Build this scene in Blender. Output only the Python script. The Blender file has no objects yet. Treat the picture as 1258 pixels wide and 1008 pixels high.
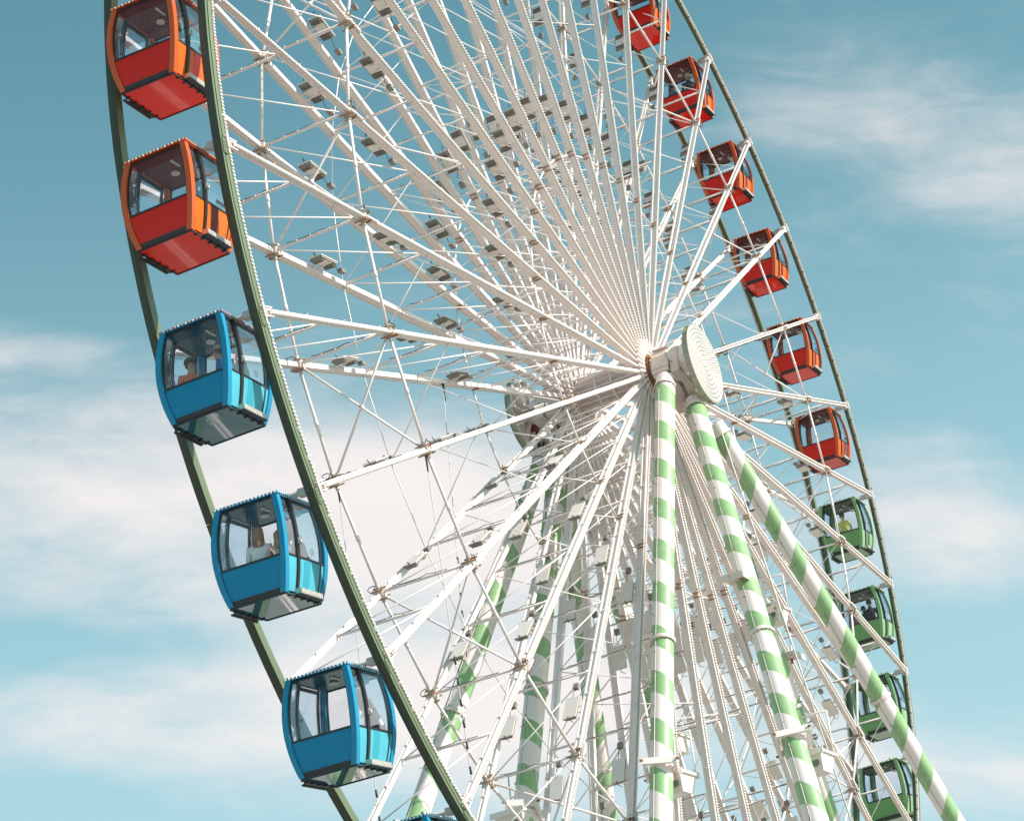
import bpy, math, random
from math import sin, cos, pi, radians
from mathutils import Vector, Matrix
random.seed(7)
scene = bpy.context.scene
V = Vector

# ------------------------------------------------------------------ camera
S = 20.0                       # wheel radius in metres
HUB_Z = 24.872                 # height of the axle
cam_data = bpy.data.cameras.new('camera')
cam = bpy.data.objects.new('camera', cam_data)
scene.collection.objects.link(cam)
scene.camera = cam
RM = ((0.35674682, -0.91363631, -0.1949369), (-0.27204024, -0.30122189, 0.91392531), (-0.89371462, -0.27300927, -0.35600579))
rot = Matrix(RM).transposed()
CAM = V((-2.50681106 * S, -1.02622949 * S, HUB_Z - 1.16362119 * S))
cam.matrix_world = Matrix.Translation(CAM) @ rot.to_4x4()
cam_data.sensor_width = 36.0
cam_data.lens = 36.0 * 2555.489 / 1258.0
cam_data.shift_x = -359.336 / 1258.0
cam_data.shift_y = 33.53 / 1258.0
cam_data.clip_start = 0.5
cam_data.clip_end = 6000

# ------------------------------------------------------------------ light
SUN_DIR = V((0.10, -0.80, 0.58)).normalized()      # towards the sun
sun_el = math.asin(SUN_DIR.z)
sun_az = math.atan2(SUN_DIR.x, SUN_DIR.y)          # nishita rotation, clockwise from +Y
sd = bpy.data.lights.new('sun', 'SUN')
sd.energy = 5.0
sd.angle = radians(0.5)
sd.color = (1.0, 0.92, 0.86)
so = bpy.data.objects.new('sun', sd)
so.rotation_euler = SUN_DIR.to_track_quat('Z', 'Y').to_euler()
so.location = (0, -60, 80)
scene.collection.objects.link(so)

world = bpy.data.worlds.new('World')
scene.world = world
world.use_nodes = True
nt = world.node_tree
nt.nodes.clear()


def N(tree, typ, **kw):
    n = tree.nodes.new(typ)
    for k, v in kw.items():
        setattr(n, k, v)
    return n


def math_node(tree, op, a, b=None, c=None, clamp=False):
    n = N(tree, 'ShaderNodeMath', operation=op)
    n.use_clamp = clamp
    for i, s in enumerate((a, b, c)):
        if s is None:
            continue
        if isinstance(s, (int, float)):
            n.inputs[i].default_value = s
        else:
            tree.links.new(s, n.inputs[i])
    return n.outputs[0]


sky = N(nt, 'ShaderNodeTexSky', sky_type='NISHITA')
sky.sun_disc = False
sky.sun_elevation = sun_el
sky.sun_rotation = sun_az
sky.altitude = 0
sky.air_density = 1.0
sky.dust_density = 1.2
sky.ozone_density = 2.0
tint = N(nt, 'ShaderNodeMix', data_type='RGBA', blend_type='MULTIPLY')
tint.inputs[0].default_value = 1.0
nt.links.new(sky.outputs[0], tint.inputs[6])
SKY_TINT = (1.14, 1.70, 1.22, 1)
tint.inputs[7].default_value = SKY_TINT

# clouds: density is a function of the direction in the sky alone
tc = N(nt, 'ShaderNodeTexCoord')
ctr = (rot @ V((-0.1406, 0.0131, -1))).normalized()
ax_r = (rot @ V((1, 0, 0)))
ax_r = (ax_r - ctr * ax_r.dot(ctr)).normalized()
ax_u = ctr.cross(ax_r) * -1
if ax_u.z < 0:
    ax_u = -ax_u


def dot_const(vec):
    d = N(nt, 'ShaderNodeVectorMath', operation='DOT_PRODUCT')
    nt.links.new(tc.outputs['Generated'], d.inputs[0])
    d.inputs[1].default_value = vec
    return d.outputs['Value']


s_ = dot_const(ax_r)
t_ = dot_const(ax_u)
front = math_node(nt, 'GREATER_THAN', dot_const(ctr), 0.0)
comb = N(nt, 'ShaderNodeCombineXYZ')
nt.links.new(s_, comb.inputs[0])
nt.links.new(t_, comb.inputs[1])
nt.links.new(dot_const(ctr), comb.inputs[2])


def noise(scale_vec, scale, detail, rough, dist, off=(0, 0, 0), rotz=0.0):
    mp = N(nt, 'ShaderNodeMapping')
    mp.inputs['Scale'].default_value = scale_vec
    mp.inputs['Location'].default_value = off
    mp.inputs['Rotation'].default_value = (0, 0, rotz)
    nt.links.new(comb.outputs[0], mp.inputs[0])
    n = N(nt, 'ShaderNodeTexNoise')
    n.inputs['Scale'].default_value = scale
    n.inputs['Detail'].default_value = detail
    n.inputs['Roughness'].default_value = rough
    n.inputs['Distortion'].default_value = dist
    nt.links.new(mp.outputs[0], n.inputs[0])
    return n.outputs[0]


n1 = noise((1, 2.4, 1), 6.0, 7, 0.55, 0.4, (0.3, 0.1, 0))
n2 = noise((1, 3.2, 1), 17.0, 8, 0.6, 0.6, (1.3, 0.7, 0.2), 0.12)


def blob(px, py, sx, sy, amp):
    a = (px - 629) / 2555.0
    b = -(py - 504) / 2555.0
    u = math_node(nt, 'DIVIDE', math_node(nt, 'SUBTRACT', s_, a), sx / 2555.0)
    v = math_node(nt, 'DIVIDE', math_node(nt, 'SUBTRACT', t_, b), sy / 2555.0)
    r2 = math_node(nt, 'ADD', math_node(nt, 'MULTIPLY', u, u), math_node(nt, 'MULTIPLY', v, v))
    g = math_node(nt, 'POWER', 2.718, math_node(nt, 'MULTIPLY', r2, -1.0))
    return math_node(nt, 'MULTIPLY', g, amp)


BLOBS = [(250, 590, 430, 115, 0.62), (60, 430, 130, 24, 0.28), (620, 640, 260, 150, 0.45), (330, 860, 420, 75, 0.50), (700, 880, 330, 150, 0.45),
         (1180, 650, 190, 95, 0.50), (1070, 150, 190, 75, 0.34), (1230, 240, 110, 100, 0.26), (1180, 940, 230, 40, 0.42),
         (1000, 880, 90, 60, 0.22), (1100, 320, 50, 12, 0.10), (60, 770, 260, 40, -0.16), (60, 955, 170, 45, -0.34), (1210, 790, 190, 58, -0.38),
         (540, 770, 120, 30, -0.14), (0, 60, 200, 60, 0.06), (850, 500, 150, 120, -0.08), (420, 200, 600, 190, -0.20)]
acc = None
for bl in BLOBS:
    g = blob(*bl)
    acc = g if acc is None else math_node(nt, 'ADD', acc, g)
acc = math_node(nt, 'MULTIPLY', acc, front)
dens = math_node(nt, 'ADD', math_node(nt, 'MULTIPLY', math_node(nt, 'SUBTRACT', n1, 0.5), 1.05),
                 math_node(nt, 'MULTIPLY', math_node(nt, 'SUBTRACT', n2, 0.5), 0.50))
dens = math_node(nt, 'ADD', dens, acc)
mr = N(nt, 'ShaderNodeMapRange', interpolation_type='SMOOTHSTEP')
nt.links.new(dens, mr.inputs[0])
mr.inputs[1].default_value = -0.05
mr.inputs[2].default_value = 0.80
mr.inputs[3].default_value = 0.0
mr.inputs[4].default_value = 0.96
cl = N(nt, 'ShaderNodeMix', data_type='RGBA')
nt.links.new(mr.outputs[0], cl.inputs[0])
sepd = N(nt, 'ShaderNodeSeparateXYZ')
nt.links.new(tc.outputs['Generated'], sepd.inputs[0])
hz = N(nt, 'ShaderNodeMapRange', interpolation_type='SMOOTHSTEP')
nt.links.new(sepd.outputs[2], hz.inputs[0])
hz.inputs[1].default_value = 0.60
hz.inputs[2].default_value = 0.08
hz.inputs[3].default_value = 0.0
hz.inputs[4].default_value = 0.84
hzm = N(nt, 'ShaderNodeMix', data_type='RGBA')      # pale haze thickening towards the horizon
nt.links.new(hz.outputs[0], hzm.inputs[0])
nt.links.new(tint.outputs[2], hzm.inputs[6])
hzm.inputs[7].default_value = (4.1, 6.0, 6.9, 1)
nt.links.new(hzm.outputs[2], cl.inputs[6])
CLOUD = (7.9, 7.4, 7.25, 1)
cl.inputs[7].default_value = CLOUD
bg = N(nt, 'ShaderNodeBackground')
bg.inputs[1].default_value = 0.10
nt.links.new(cl.outputs[2], bg.inputs[0])
wo = N(nt, 'ShaderNodeOutputWorld')
nt.links.new(bg.outputs[0], wo.inputs[0])

scene.view_settings.view_transform = 'Standard'
scene.view_settings.look = 'None'
scene.view_settings.gamma = 1
scene.view_settings.exposure = 0.28
scene.view_settings.use_curve_mapping = False
scene.render.engine = 'CYCLES'
scene.cycles.max_bounces = 10
scene.cycles.transparent_max_bounces = 24


# ------------------------------------------------------------------ materials
def make_mat(name, col, rough=0.5, metal=0.0, coat=0.0, dirt=None, dirt_amt=0.0, dirt_scale=3.0, vary=0.06, bump=0.0, spec=0.5):
    m = bpy.data.materials.new(name)
    m.use_nodes = True
    t = m.node_tree
    b = t.nodes['Principled BSDF']
    b.inputs['Roughness'].default_value = rough
    b.inputs['Metallic'].default_value = metal
    b.inputs['Coat Weight'].default_value = coat
    b.inputs['Coat Roughness'].default_value = 0.05
    b.inputs['Specular IOR Level'].default_value = spec
    co = N(t, 'ShaderNodeTexCoord')
    nz = N(t, 'ShaderNodeTexNoise')
    nz.inputs['Scale'].default_value = dirt_scale
    nz.inputs['Detail'].default_value = 6
    nz.inputs['Roughness'].default_value = 0.65
    t.links.new(co.outputs['Object'], nz.inputs[0])
    mx = N(t, 'ShaderNodeMix', data_type='RGBA')
    lo = tuple(c * (1 - vary) for c in col)
    hi = tuple(min(1, c * (1 + vary)) for c in col)
    mx.inputs[6].default_value = (*lo, 1)
    mx.inputs[7].default_value = (*hi, 1)
    t.links.new(nz.outputs[0], mx.inputs[0])
    out = mx.outputs[2]
    if dirt:
        n2_ = N(t, 'ShaderNodeTexNoise')
        n2_.inputs['Scale'].default_value = dirt_scale * 1.7
        n2_.inputs['Detail'].default_value = 8
        n2_.inputs['Roughness'].default_value = 0.7
        t.links.new(co.outputs['Object'], n2_.inputs[0])
        r = N(t, 'ShaderNodeMapRange')
        r.inputs[1].default_value = 0.58
        r.inputs[2].default_value = 0.74
        r.inputs[4].default_value = dirt_amt
        t.links.new(n2_.outputs[0], r.inputs[0])
        m2 = N(t, 'ShaderNodeMix', data_type='RGBA')
        t.links.new(r.outputs[0], m2.inputs[0])
        t.links.new(out, m2.inputs[6])
        m2.inputs[7].default_value = (*dirt, 1)
        out = m2.outputs[2]
    t.links.new(out, b.inputs['Base Color'])
    if bump:
        bp = N(t, 'ShaderNodeBump')
        bp.inputs['Strength'].default_value = bump
        bp.inputs['Distance'].default_value = 0.01
        t.links.new(nz.outputs[0], bp.inputs['Height'])
        t.links.new(bp.outputs[0], b.inputs['Normal'])
    return m


WHITE = (0.84, 0.735, 0.71)
M = {}
M['white'] = make_mat('white_paint', WHITE, 0.42, dirt=(0.42, 0.28, 0.19), dirt_amt=0.5, dirt_scale=2.2, vary=0.05)
M['white_clean'] = make_mat('white_plate', (0.82, 0.745, 0.70), 0.4, dirt=(0.45, 0.36, 0.28), dirt_amt=0.3, dirt_scale=4)
M['rod'] = make_mat('white_rod', (0.84, 0.76, 0.74), 0.4, vary=0.05)
M['galv'] = make_mat('galvanised', (0.58, 0.53, 0.48), 0.5, 0.15, dirt=(0.30, 0.18, 0.11), dirt_amt=0.6, dirt_scale=9)
M['rust'] = make_mat('rusty_fitting', (0.36, 0.17, 0.08), 0.8, dirt=(0.60, 0.52, 0.44), dirt_amt=0.9, dirt_scale=14, vary=0.3)
M['cable'] = make_mat('black_cable', (0.035, 0.03, 0.03), 0.6)
M['bulb'] = make_mat('bulb_cover', (0.86, 0.79, 0.75), 0.25, vary=0.02)
M['bulb_grey'] = make_mat('bulb_base', (0.56, 0.51, 0.47), 0.4)
M['rim'] = make_mat('rim_green', (0.145, 0.185, 0.105), 0.42, dirt=(0.12, 0.11, 0.07), dirt_amt=0.6, dirt_scale=2.5, vary=0.12)
M['head'] = make_mat('weathered_casting', (0.74, 0.62, 0.55), 0.55, dirt=(0.36, 0.20, 0.12), dirt_amt=0.8, dirt_scale=3.5, vary=.12)
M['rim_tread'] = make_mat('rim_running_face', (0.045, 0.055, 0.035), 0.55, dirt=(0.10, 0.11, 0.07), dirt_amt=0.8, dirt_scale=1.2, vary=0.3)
M['disc'] = make_mat('disc_face', (0.76, 0.73, 0.66), 0.45)
M['disc_groove'] = make_mat('ring_band', (0.24, 0.23, 0.19), 0.5)
M['disc_rim'] = make_mat('disc_edge', (0.36, 0.35, 0.27), 0.35, 0.4, dirt=(0.2, 0.18, 0.12), dirt_amt=0.6)
M['flood_dark'] = make_mat('floodlight_housing', (0.24, 0.215, 0.19), 0.55, vary=0.2)
M['flood_white'] = make_mat('floodlight_plate', (0.78, 0.70, 0.65), 0.35)
M['steel'] = make_mat('tread_steel', (0.55, 0.52, 0.47), 0.35, 0.6)
M['black'] = make_mat('black_rubber', (0.02, 0.02, 0.022), 0.5)
M['redbox'] = make_mat('red_motor', (0.30, 0.05, 0.04), 0.5)
M['concrete'] = make_mat('concrete', (0.36, 0.34, 0.31), 0.85, dirt=(0.2, 0.19, 0.17), dirt_amt=0.6)


def glass_mat(name, tintc, refl):
    m = bpy.data.materials.new(name)
    m.use_nodes = True
    t = m.node_tree
    t.nodes.clear()
    tr = N(t, 'ShaderNodeBsdfTransparent')
    tr.inputs[0].default_value = (*tintc, 1)
    gl = N(t, 'ShaderNodeBsdfGlossy')
    gl.inputs['Roughness'].default_value = 0.03
    gl.inputs[0].default_value = (0.9, 0.95, 1, 1)
    lw = N(t, 'ShaderNodeLayerWeight')
    lw.inputs[0].default_value = 0.35
    f = math_node(t, 'MULTIPLY_ADD', lw.outputs['Fresnel'], refl, 0.0, clamp=True)
    mx = N(t, 'ShaderNodeMixShader')
    t.links.new(f, mx.inputs[0])
    t.links.new(tr.outputs[0], mx.inputs[1])
    t.links.new(gl.outputs[0], mx.inputs[2])
    o = N(t, 'ShaderNodeOutputMaterial')
    t.links.new(mx.outputs[0], o.inputs[0])
    return m


M['glass'] = glass_mat('clear_pane', (0.96, 0.97, 0.98), 0.05)
M['glass_door'] = glass_mat('smoked_pane', (0.90, 0.93, 0.95), 0.45)


def stripe_mat(name, k, phase, green=0.47):
    """oblique painted bands; local z runs down the leg, local x across it"""
    m = make_mat(name, WHITE, 0.38, dirt=(0.42, 0.28, 0.18), dirt_amt=0.35, dirt_scale=2.5, vary=0.04)
    t = m.node_tree
    b = t.nodes['Principled BSDF']
    src = b.inputs['Base Color'].links[0].from_socket
    co = N(t, 'ShaderNodeTexCoord')
    sp = N(t, 'ShaderNodeSeparateXYZ')
    t.links.new(co.outputs['Object'], sp.inputs[0])
    nz = N(t, 'ShaderNodeTexNoise')
    nz.inputs['Scale'].default_value = 7
    t.links.new(co.outputs['Object'], nz.inputs[0])
    h = math_node(t, 'MULTIPLY_ADD', sp.outputs[0], -k, sp.outputs[2])
    h = math_node(t, 'MULTIPLY_ADD', math_node(t, 'SUBTRACT', nz.outputs[0], 0.5), 0.02, h)
    h = math_node(t, 'DIVIDE', math_node(t, 'ADD', h, phase), 1.376)
    fr = math_node(t, 'FRACT', h)
    g = math_node(t, 'LESS_THAN', fr, green)
    mx = N(t, 'ShaderNodeMix', data_type='RGBA')
    t.links.new(g, mx.inputs[0])
    t.links.new(src, mx.inputs[6])
    gm = N(t, 'ShaderNodeMix', data_type='RGBA')
    gm.inputs[6].default_value = (0.22, 0.40, 0.17, 1)
    gm.inputs[7].default_value = (0.35, 0.52, 0.28, 1)
    t.links.new(nz.outputs[0], gm.inputs[0])
    t.links.new(gm.outputs[2], mx.inputs[7])
    t.links.new(mx.outputs[2], b.inputs['Base Color'])
    return m


# ------------------------------------------------------------------ mesh builder
class MB:
    def __init__(self):
        self.v = []
        self.f = []
        self.m = []
        self.smooth = []

    def add(self, vs, fs, mi=0, smooth=False):
        o = len(self.v)
        self.v += [tuple(x) for x in vs]
        self.f += [tuple(i + o for i in f) for f in fs]
        self.m += [mi] * len(fs)
        self.smooth += [smooth] * len(fs)

    def box(self, c, s, mi=0, mat=None):
        c = V(c)
        vs = []
        for dx in (-.5, .5):
            for dy in (-.5, .5):
                for dz in (-.5, .5):
                    p = V((dx * s[0], dy * s[1], dz * s[2]))
                    if mat is not None:
                        p = mat @ p
                    vs.append(c + p)
        self.add(vs, [(0, 1, 3, 2), (4, 6, 7, 5), (0, 4, 5, 1), (2, 3, 7, 6), (0, 2, 6, 4), (1, 5, 7, 3)], mi)

    def beam(self, a, b, w, h, up=(0, 1, 0), mi=0, w2=None, h2=None):
        """rectangular bar from a to b; w across, h along up"""
        a, b = V(a), V(b)
        d = (b - a).normalized()
        u = V(up)
        u = (u - d * u.dot(d)).normalized()
        s = d.cross(u)
        w2 = w if w2 is None else w2
        h2 = h if h2 is None else h2
        vs = []
        for p, ww, hh in ((a, w, h), (b, w2, h2)):
            for i, j in ((-1, -1), (1, -1), (1, 1), (-1, 1)):
                vs.append(p + s * (ww / 2 * i) + u * (hh / 2 * j))
        self.add(vs, [(3, 2, 1, 0), (4, 5, 6, 7), (0, 1, 5, 4), (1, 2, 6, 5), (2, 3, 7, 6), (3, 0, 4, 7)], mi)

    def tube(self, a, b, r, n=8, r2=None, mi=0, caps=True):
        a, b = V(a), V(b)
        r2 = r if r2 is None else r2
        d = (b - a).normalized()
        q = d.to_track_quat('Z', 'Y')
        vs = []
        for p, rr in ((a, r), (b, r2)):
            for k in range(n):
                t = 2 * pi * k / n
                vs.append(p + q @ V((cos(t) * rr, sin(t) * rr, 0)))
        fs = [(k, (k + 1) % n, n + (k + 1) % n, n + k) for k in range(n)]
        self.add(vs, fs, mi, True)
        if caps:
            self.add([], [])
            o = len(self.v) - 2 * n
            self.f += [tuple(o + k for k in reversed(range(n))), tuple(o + n + k for k in range(n))]
            self.m += [mi, mi]
            self.smooth += [False, False]

    def path(self, pts, r, n=5, mi=0):
        pts = [V(p) for p in pts]
        rings = []
        for i, p in enumerate(pts):
            d = (pts[min(i + 1, len(pts) - 1)] - pts[max(i - 1, 0)]).normalized()
            q = d.to_track_quat('Z', 'Y')
            rings.append([p + q @ V((cos(2 * pi * k / n) * r, sin(2 * pi * k / n) * r, 0)) for k in range(n)])
        vs = [v for rg in rings for v in rg]
        fs = []
        for i in range(len(pts) - 1):
            for k in range(n):
                fs.append((i * n + k, i * n + (k + 1) % n, (i + 1) * n + (k + 1) % n, (i + 1) * n + k))
        self.add(vs, fs, mi, True)

    def bead(self, c, r, nrm=(0, -1, 0), n=6, mi=0, h=1.0):
        """half dome facing nrm"""
        c = V(c)
        q = V(nrm).normalized().to_track_quat('Z', 'Y')
        vs = []
        for rr, z in ((1.0, 0.0), (0.8, 0.6 * h)):
            for k in range(n):
                t = 2 * pi * k / n
                vs.append(c + q @ V((cos(t) * r * rr, sin(t) * r * rr, z * r)))
        vs.append(c + q @ V((0, 0, r * h)))
        fs = [(k, (k + 1) % n, n + (k + 1) % n, n + k) for k in range(n)]
        fs += [(n + k, n + (k + 1) % n, 2 * n) for k in range(n)]
        self.add(vs, fs, mi, True)

    def lathe(self, prof, c=(0, 0, 0), axis='Y', n=32, mi=0, smooth=False):
        """prof: list of (radius, along)"""
        vs = []
        for r, z in prof:
            for k in range(n):
                t = 2 * pi * k / n
                if axis == 'Y':
                    vs.append((c[0] + cos(t) * r, c[1] + z, c[2] + sin(t) * r))
                else:
                    vs.append((c[0] + cos(t) * r, c[1] + sin(t) * r, c[2] + z))
        fs = []
        for i in range(len(prof) - 1):
            for k in range(n):
                fs.append((i * n + k, i * n + (k + 1) % n, (i + 1) * n + (k + 1) % n, (i + 1) * n + k))
        self.add(vs, fs, mi, smooth)

    mirror = False

    def mesh(self, name, mats):
        if self.mirror:
            self.v = [(x, -y, z) for x, y, z in self.v]
            self.f = [tuple(reversed(f)) for f in self.f]
        me = bpy.data.meshes.new(name)
        me.from_pydata(self.v, [], self.f)
        for m in (mats if isinstance(mats, (list, tuple)) else [mats]):
            me.materials.append(m)
        me.polygons.foreach_set('material_index', self.m)
        me.polygons.foreach_set('use_smooth', self.smooth)
        me.update()
        return me

    def build(self, name, mats, parent=None, fix=True):
        return put(name, self.mesh(name, mats), parent)


def put(name, me, parent=None, loc=None, roty=None):
    o = bpy.data.objects.new(name, me)
    scene.collection.objects.link(o)
    if parent is not None:
        o.parent = parent
    if loc is not None:
        o.location = loc
    if roty is not None:
        o.rotation_euler = (0, roty, 0)
    return o


def empty(name, loc, label, cat, group=None):
    o = bpy.data.objects.new(name, None)
    scene.collection.objects.link(o)
    o.location = loc
    tag(o, label, cat, group)
    return o


def tag(o, label, cat=None, group=None):
    o['label'] = label
    if cat:
        o['category'] = cat
    if group:
        o['group'] = group


def copy_tree(o, parent=None):
    c = o.copy()
    scene.collection.objects.link(c)
    c.parent = parent
    for ch in list(o.children):
        copy_tree(ch, c)
    return c


# ------------------------------------------------------------------ ground
g = MB()
NG = 40
gv = []
for i in range(NG + 1):
    for j in range(NG + 1):
        gv.append((-3000 + 6000 * i / NG, -3000 + 6000 * j / NG, 0))
g.add(gv, [(i * (NG + 1) + j, (i + 1) * (NG + 1) + j, (i + 1) * (NG + 1) + j + 1, i * (NG + 1) + j + 1) for i in range(NG) for j in range(NG)])
gm = make_mat('pale_paving', (0.34, 0.32, 0.28), 0.85, dirt=(0.22, 0.21, 0.18), dirt_amt=0.6, dirt_scale=0.4, vary=0.1, bump=0.3)
go = g.build('ground', gm)
go['kind'] = 'structure'

# ------------------------------------------------------------------ wheel
HUB = V((0, 0, HUB_Z))
W = 0.0563 * S
PHI = radians(184.788)
NS = 36
R = S


def ang(i):
    return PHI + 2 * pi * i / NS


wheel = empty('ferris_wheel', HUB, 'huge white spoked wheel turning between striped legs, rim painted olive green', 'ferris wheel')

# rim segments: one curved length of box rail between two spokes
rim_meshes = {}
for real_side in (-1, 1):
    side = -1
    mb = MB()
    mb.mirror = real_side > 0
    K = 6
    r0, r1_ = R + 0.02, R + 0.215
    prof = []
    y0, y1 = side * (W - 0.02) - 0.09, side * (W - 0.02) + 0.09
    for k in range(K + 1):
        a = (pi * 2 / NS) * (k / K) * 0.998 + (pi * 2 / NS) * .001
        for (rr, yy) in ((r0, y0), (r0, y0 + .03), (r0 + .05, y0 + .03), (r0 + 0.05, y1 - .03), (r0, y1 - .03), (r0, y1), (r1_, y1), (r1_ + .015, (y0 + y1) / 2), (r1_, y0), (r1_ - .06, y0), (r1_ - .065, y0 + .05), (r1_ - .105, y0 + .05), (r1_ - .11, y0 + .012)):
            prof.append((cos(a) * rr, yy, sin(a) * rr))
    P = 13
    fs = []
    for k in range(K):
        for j in range(P):
            fs.append((k * P + j, k * P + (j + 1) % P, (k + 1) * P + (j + 1) % P, (k + 1) * P + j))
    fs.append(tuple(reversed(range(P))))
    fs.append(tuple(K * P + j for j in range(P)))
    mb.add(prof, fs)
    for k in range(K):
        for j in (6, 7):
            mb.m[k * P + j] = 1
    # splice plate and bolts at the joint
    a = 0.0
    mb.box((R + .115, side * (W - .02) - .10, 0.16), (.14, .02, .3))
    for q in (-.035, .035):
        for z in (.07, .14, .2, .27):
            mb.tube((R + .115 + q, side * (W - .02) - .105, z), (R + .115 + q, side * (W - .02) - .125, z), .012, 6)
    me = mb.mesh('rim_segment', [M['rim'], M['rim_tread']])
    lb = MB()
    lb.mirror = real_side > 0
    L = 2 * pi / NS * R
    nb = int(L / 0.078)
    for k in range(nb):
        a = (2 * pi / NS) * (k + .5) / nb
        if k < 3 or k > nb - 3:
            continue
        yy = side * (W - .02) - .09
        lb.bead((cos(a) * (R - .01), yy - .02, sin(a) * (R - .01)), .028, (0, -1, 0), 6, 0, 1.1)
    for k in range(K):
        a, b = (2 * pi / NS) * (k / K + .01), (2 * pi / NS) * ((k + 1) / K - .01)
        lb.beam((cos(a) * (R - .01), yy + .01, sin(a) * (R - .01)), (cos(b) * (R - .01), yy + .01, sin(b) * (R - .01)), .055, .055, mi=1)
    rim_meshes[real_side] = (me, lb.mesh('light_strip', [M['bulb'], M['bulb_grey']]))
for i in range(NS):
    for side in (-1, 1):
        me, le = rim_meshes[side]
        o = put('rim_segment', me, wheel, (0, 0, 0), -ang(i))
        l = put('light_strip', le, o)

RJ = 0.751 * R
RIN = 0.325 * R


def spoke_mesh(side, r0, r1, tw, dy, dy2):
    """box spoke along +X; tw tangential width; dy depth along the axle"""
    mb = MB()
    mb.mirror = side > 0
    side = -1
    y = side * W
    o_face = y - 0.07
    # camera-side face fixed, depth grows inwards
    n = 10
    rows = []
    for k in range(n + 1):
        t = k / n
        r = r0 + (r1 - r0) * t
        d = dy + (dy2 - dy) * sin(pi * min(1, t)) ** 1.0
        wv = tw
        rows.append((r, d, wv))
    vs = []
    for r, d, wv in rows:
        ya, yb = (o_face, o_face + d)
        for z, yy in ((-wv / 2, ya), (wv / 2, ya), (wv / 2, ya + .035), (wv / 2 - .03, ya + .045), (wv / 2 - .03, yb - .045), (wv / 2, yb - .035), (wv / 2, yb), (-wv / 2, yb), (-wv / 2, yb - .035), (-wv / 2 + .02, yb - .045), (-wv / 2 + .02, ya + .045), (-wv / 2, ya + .035)):
            vs.append((r, yy, z))
    P = 12
    fs = [tuple(reversed(range(P))), tuple(n * P + j for j in range(P))]
    for k in range(n):
        for j in range(P):
            fs.append((k * P + j, k * P + (j + 1) % P, (k + 1) * P + (j + 1) % P, (k + 1) * P + j))
    mb.add(vs, fs)
    # bolts
    x = r0 + .6
    while x < r1:
        for z in (-.03, .03):
            mb.tube((x, o_face, z - .04), (x, o_face - .016, z - .04), .014, 5)
        mb.box((x, o_face + dy / 2, -tw / 2 - .006), (.05, .05, .02))
        x += 1.45
    mb2 = MB()
    mb2.mirror = mb.mirror
    x = r0 + .08
    while x < r1 - .1:
        mb2.bead((x, o_face - .03, .035), .034, (0, -1, 0.25), 6, 0, 1.1)
        x += .078
    mb2.box(((r0 + r1) / 2, o_face - .012, .035), (r1 - r0 - .1, .034, .055), 1)
    return mb.mesh('spoke', M['white']), mb2.mesh('light_strip', [M['bulb'], M['bulb_grey']])


sp = {}
for side in (-1, 1):
    sp[side] = (spoke_mesh(side, 0.042 * R, RJ + .05, .115, .14, .18), spoke_mesh(side, RJ - .12, R - .12, .105, .13, .13))


def bracket_mesh(side):
    """clevis at the rim end"""
    mb = MB()
    mb.mirror = side > 0
    side = -1
    y = side * W
    for dz in (-.09, .09):
        mb.box((R - .12, y, dz), (.42, .16, .025))
    mb.box((R + .03, y - .02, 0), (.06, .2, .3))
    for x in (R - .26, R - .16, R - .05):
        mb.tube((x, y, -.13), (x, y, .13), .022, 6, mi=1)
        mb.tube((x, y - .075, 0), (x, y - .11, 0), .02, 6, mi=1)
    return mb.mesh('rim_bracket', [M['white'], M['galv']])


def joint_mesh(side, r, big):
    mb = MB()
    mb.mirror = side > 0
    side = -1
    y = side * W
    s = 1.0 if big else .62
    mb.box((r, y + .01 * s, 0), (.15 * s, .20 * s, .17 * s), 0)
    for dx in (-.10, .10):
        mb.box((r + dx * s, y, 0), (.022, .22 * s, .20 * s), 0)
        for dz in (-.1, .1):
            mb.tube((r + dx * s, y - .16 * s, dz * s), (r + dx * s, y + .16 * s, dz * s), .018, 6, mi=1)
    rnd = random.Random(int(r * 10) + side)
    for k in range(7 if big else 4):
        p = V((r + rnd.uniform(-.2, .2) * s, y + rnd.uniform(-.16, .16) * s, rnd.uniform(-.17, .17) * s))
        q = p + V((rnd.uniform(-.06, .06), rnd.uniform(-.06, .06), rnd.uniform(-.06, .06)))
        mb.tube(p, q + V((.02, 0, 0)), .018, 6, mi=k % 2)
    if big:
        # loose loop of cable at the joint
        pts = [V((r + .05 + .13 * cos(t), y - .12 - .05 * sin(2 * t), -.14 - .08 * sin(t))) for t in [k * pi / 5 for k in range(9)]]
        mb.path(pts, .010, 4, mi=2)
        # start of the next lighting strip laps over the joint
        for k in range(7):
            mb.bead((r - .30 + k * .06, y - .15, .045), .034, (0, -1, .2), 6, 3)
        mb.box((r - .12, y - .135, .045), (.46, .03, .06), 4)
    return mb.mesh('joint_clamp', [M['galv'], M['rust'], M['cable'], M['bulb'], M['bulb_grey']])


br_m = {s: bracket_mesh(s) for s in (-1, 1)}
jt_m = {s: joint_mesh(s, RJ, True) for s in (-1, 1)}
ji_m = {s: joint_mesh(s, RIN, False) for s in (-1, 1)}


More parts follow.
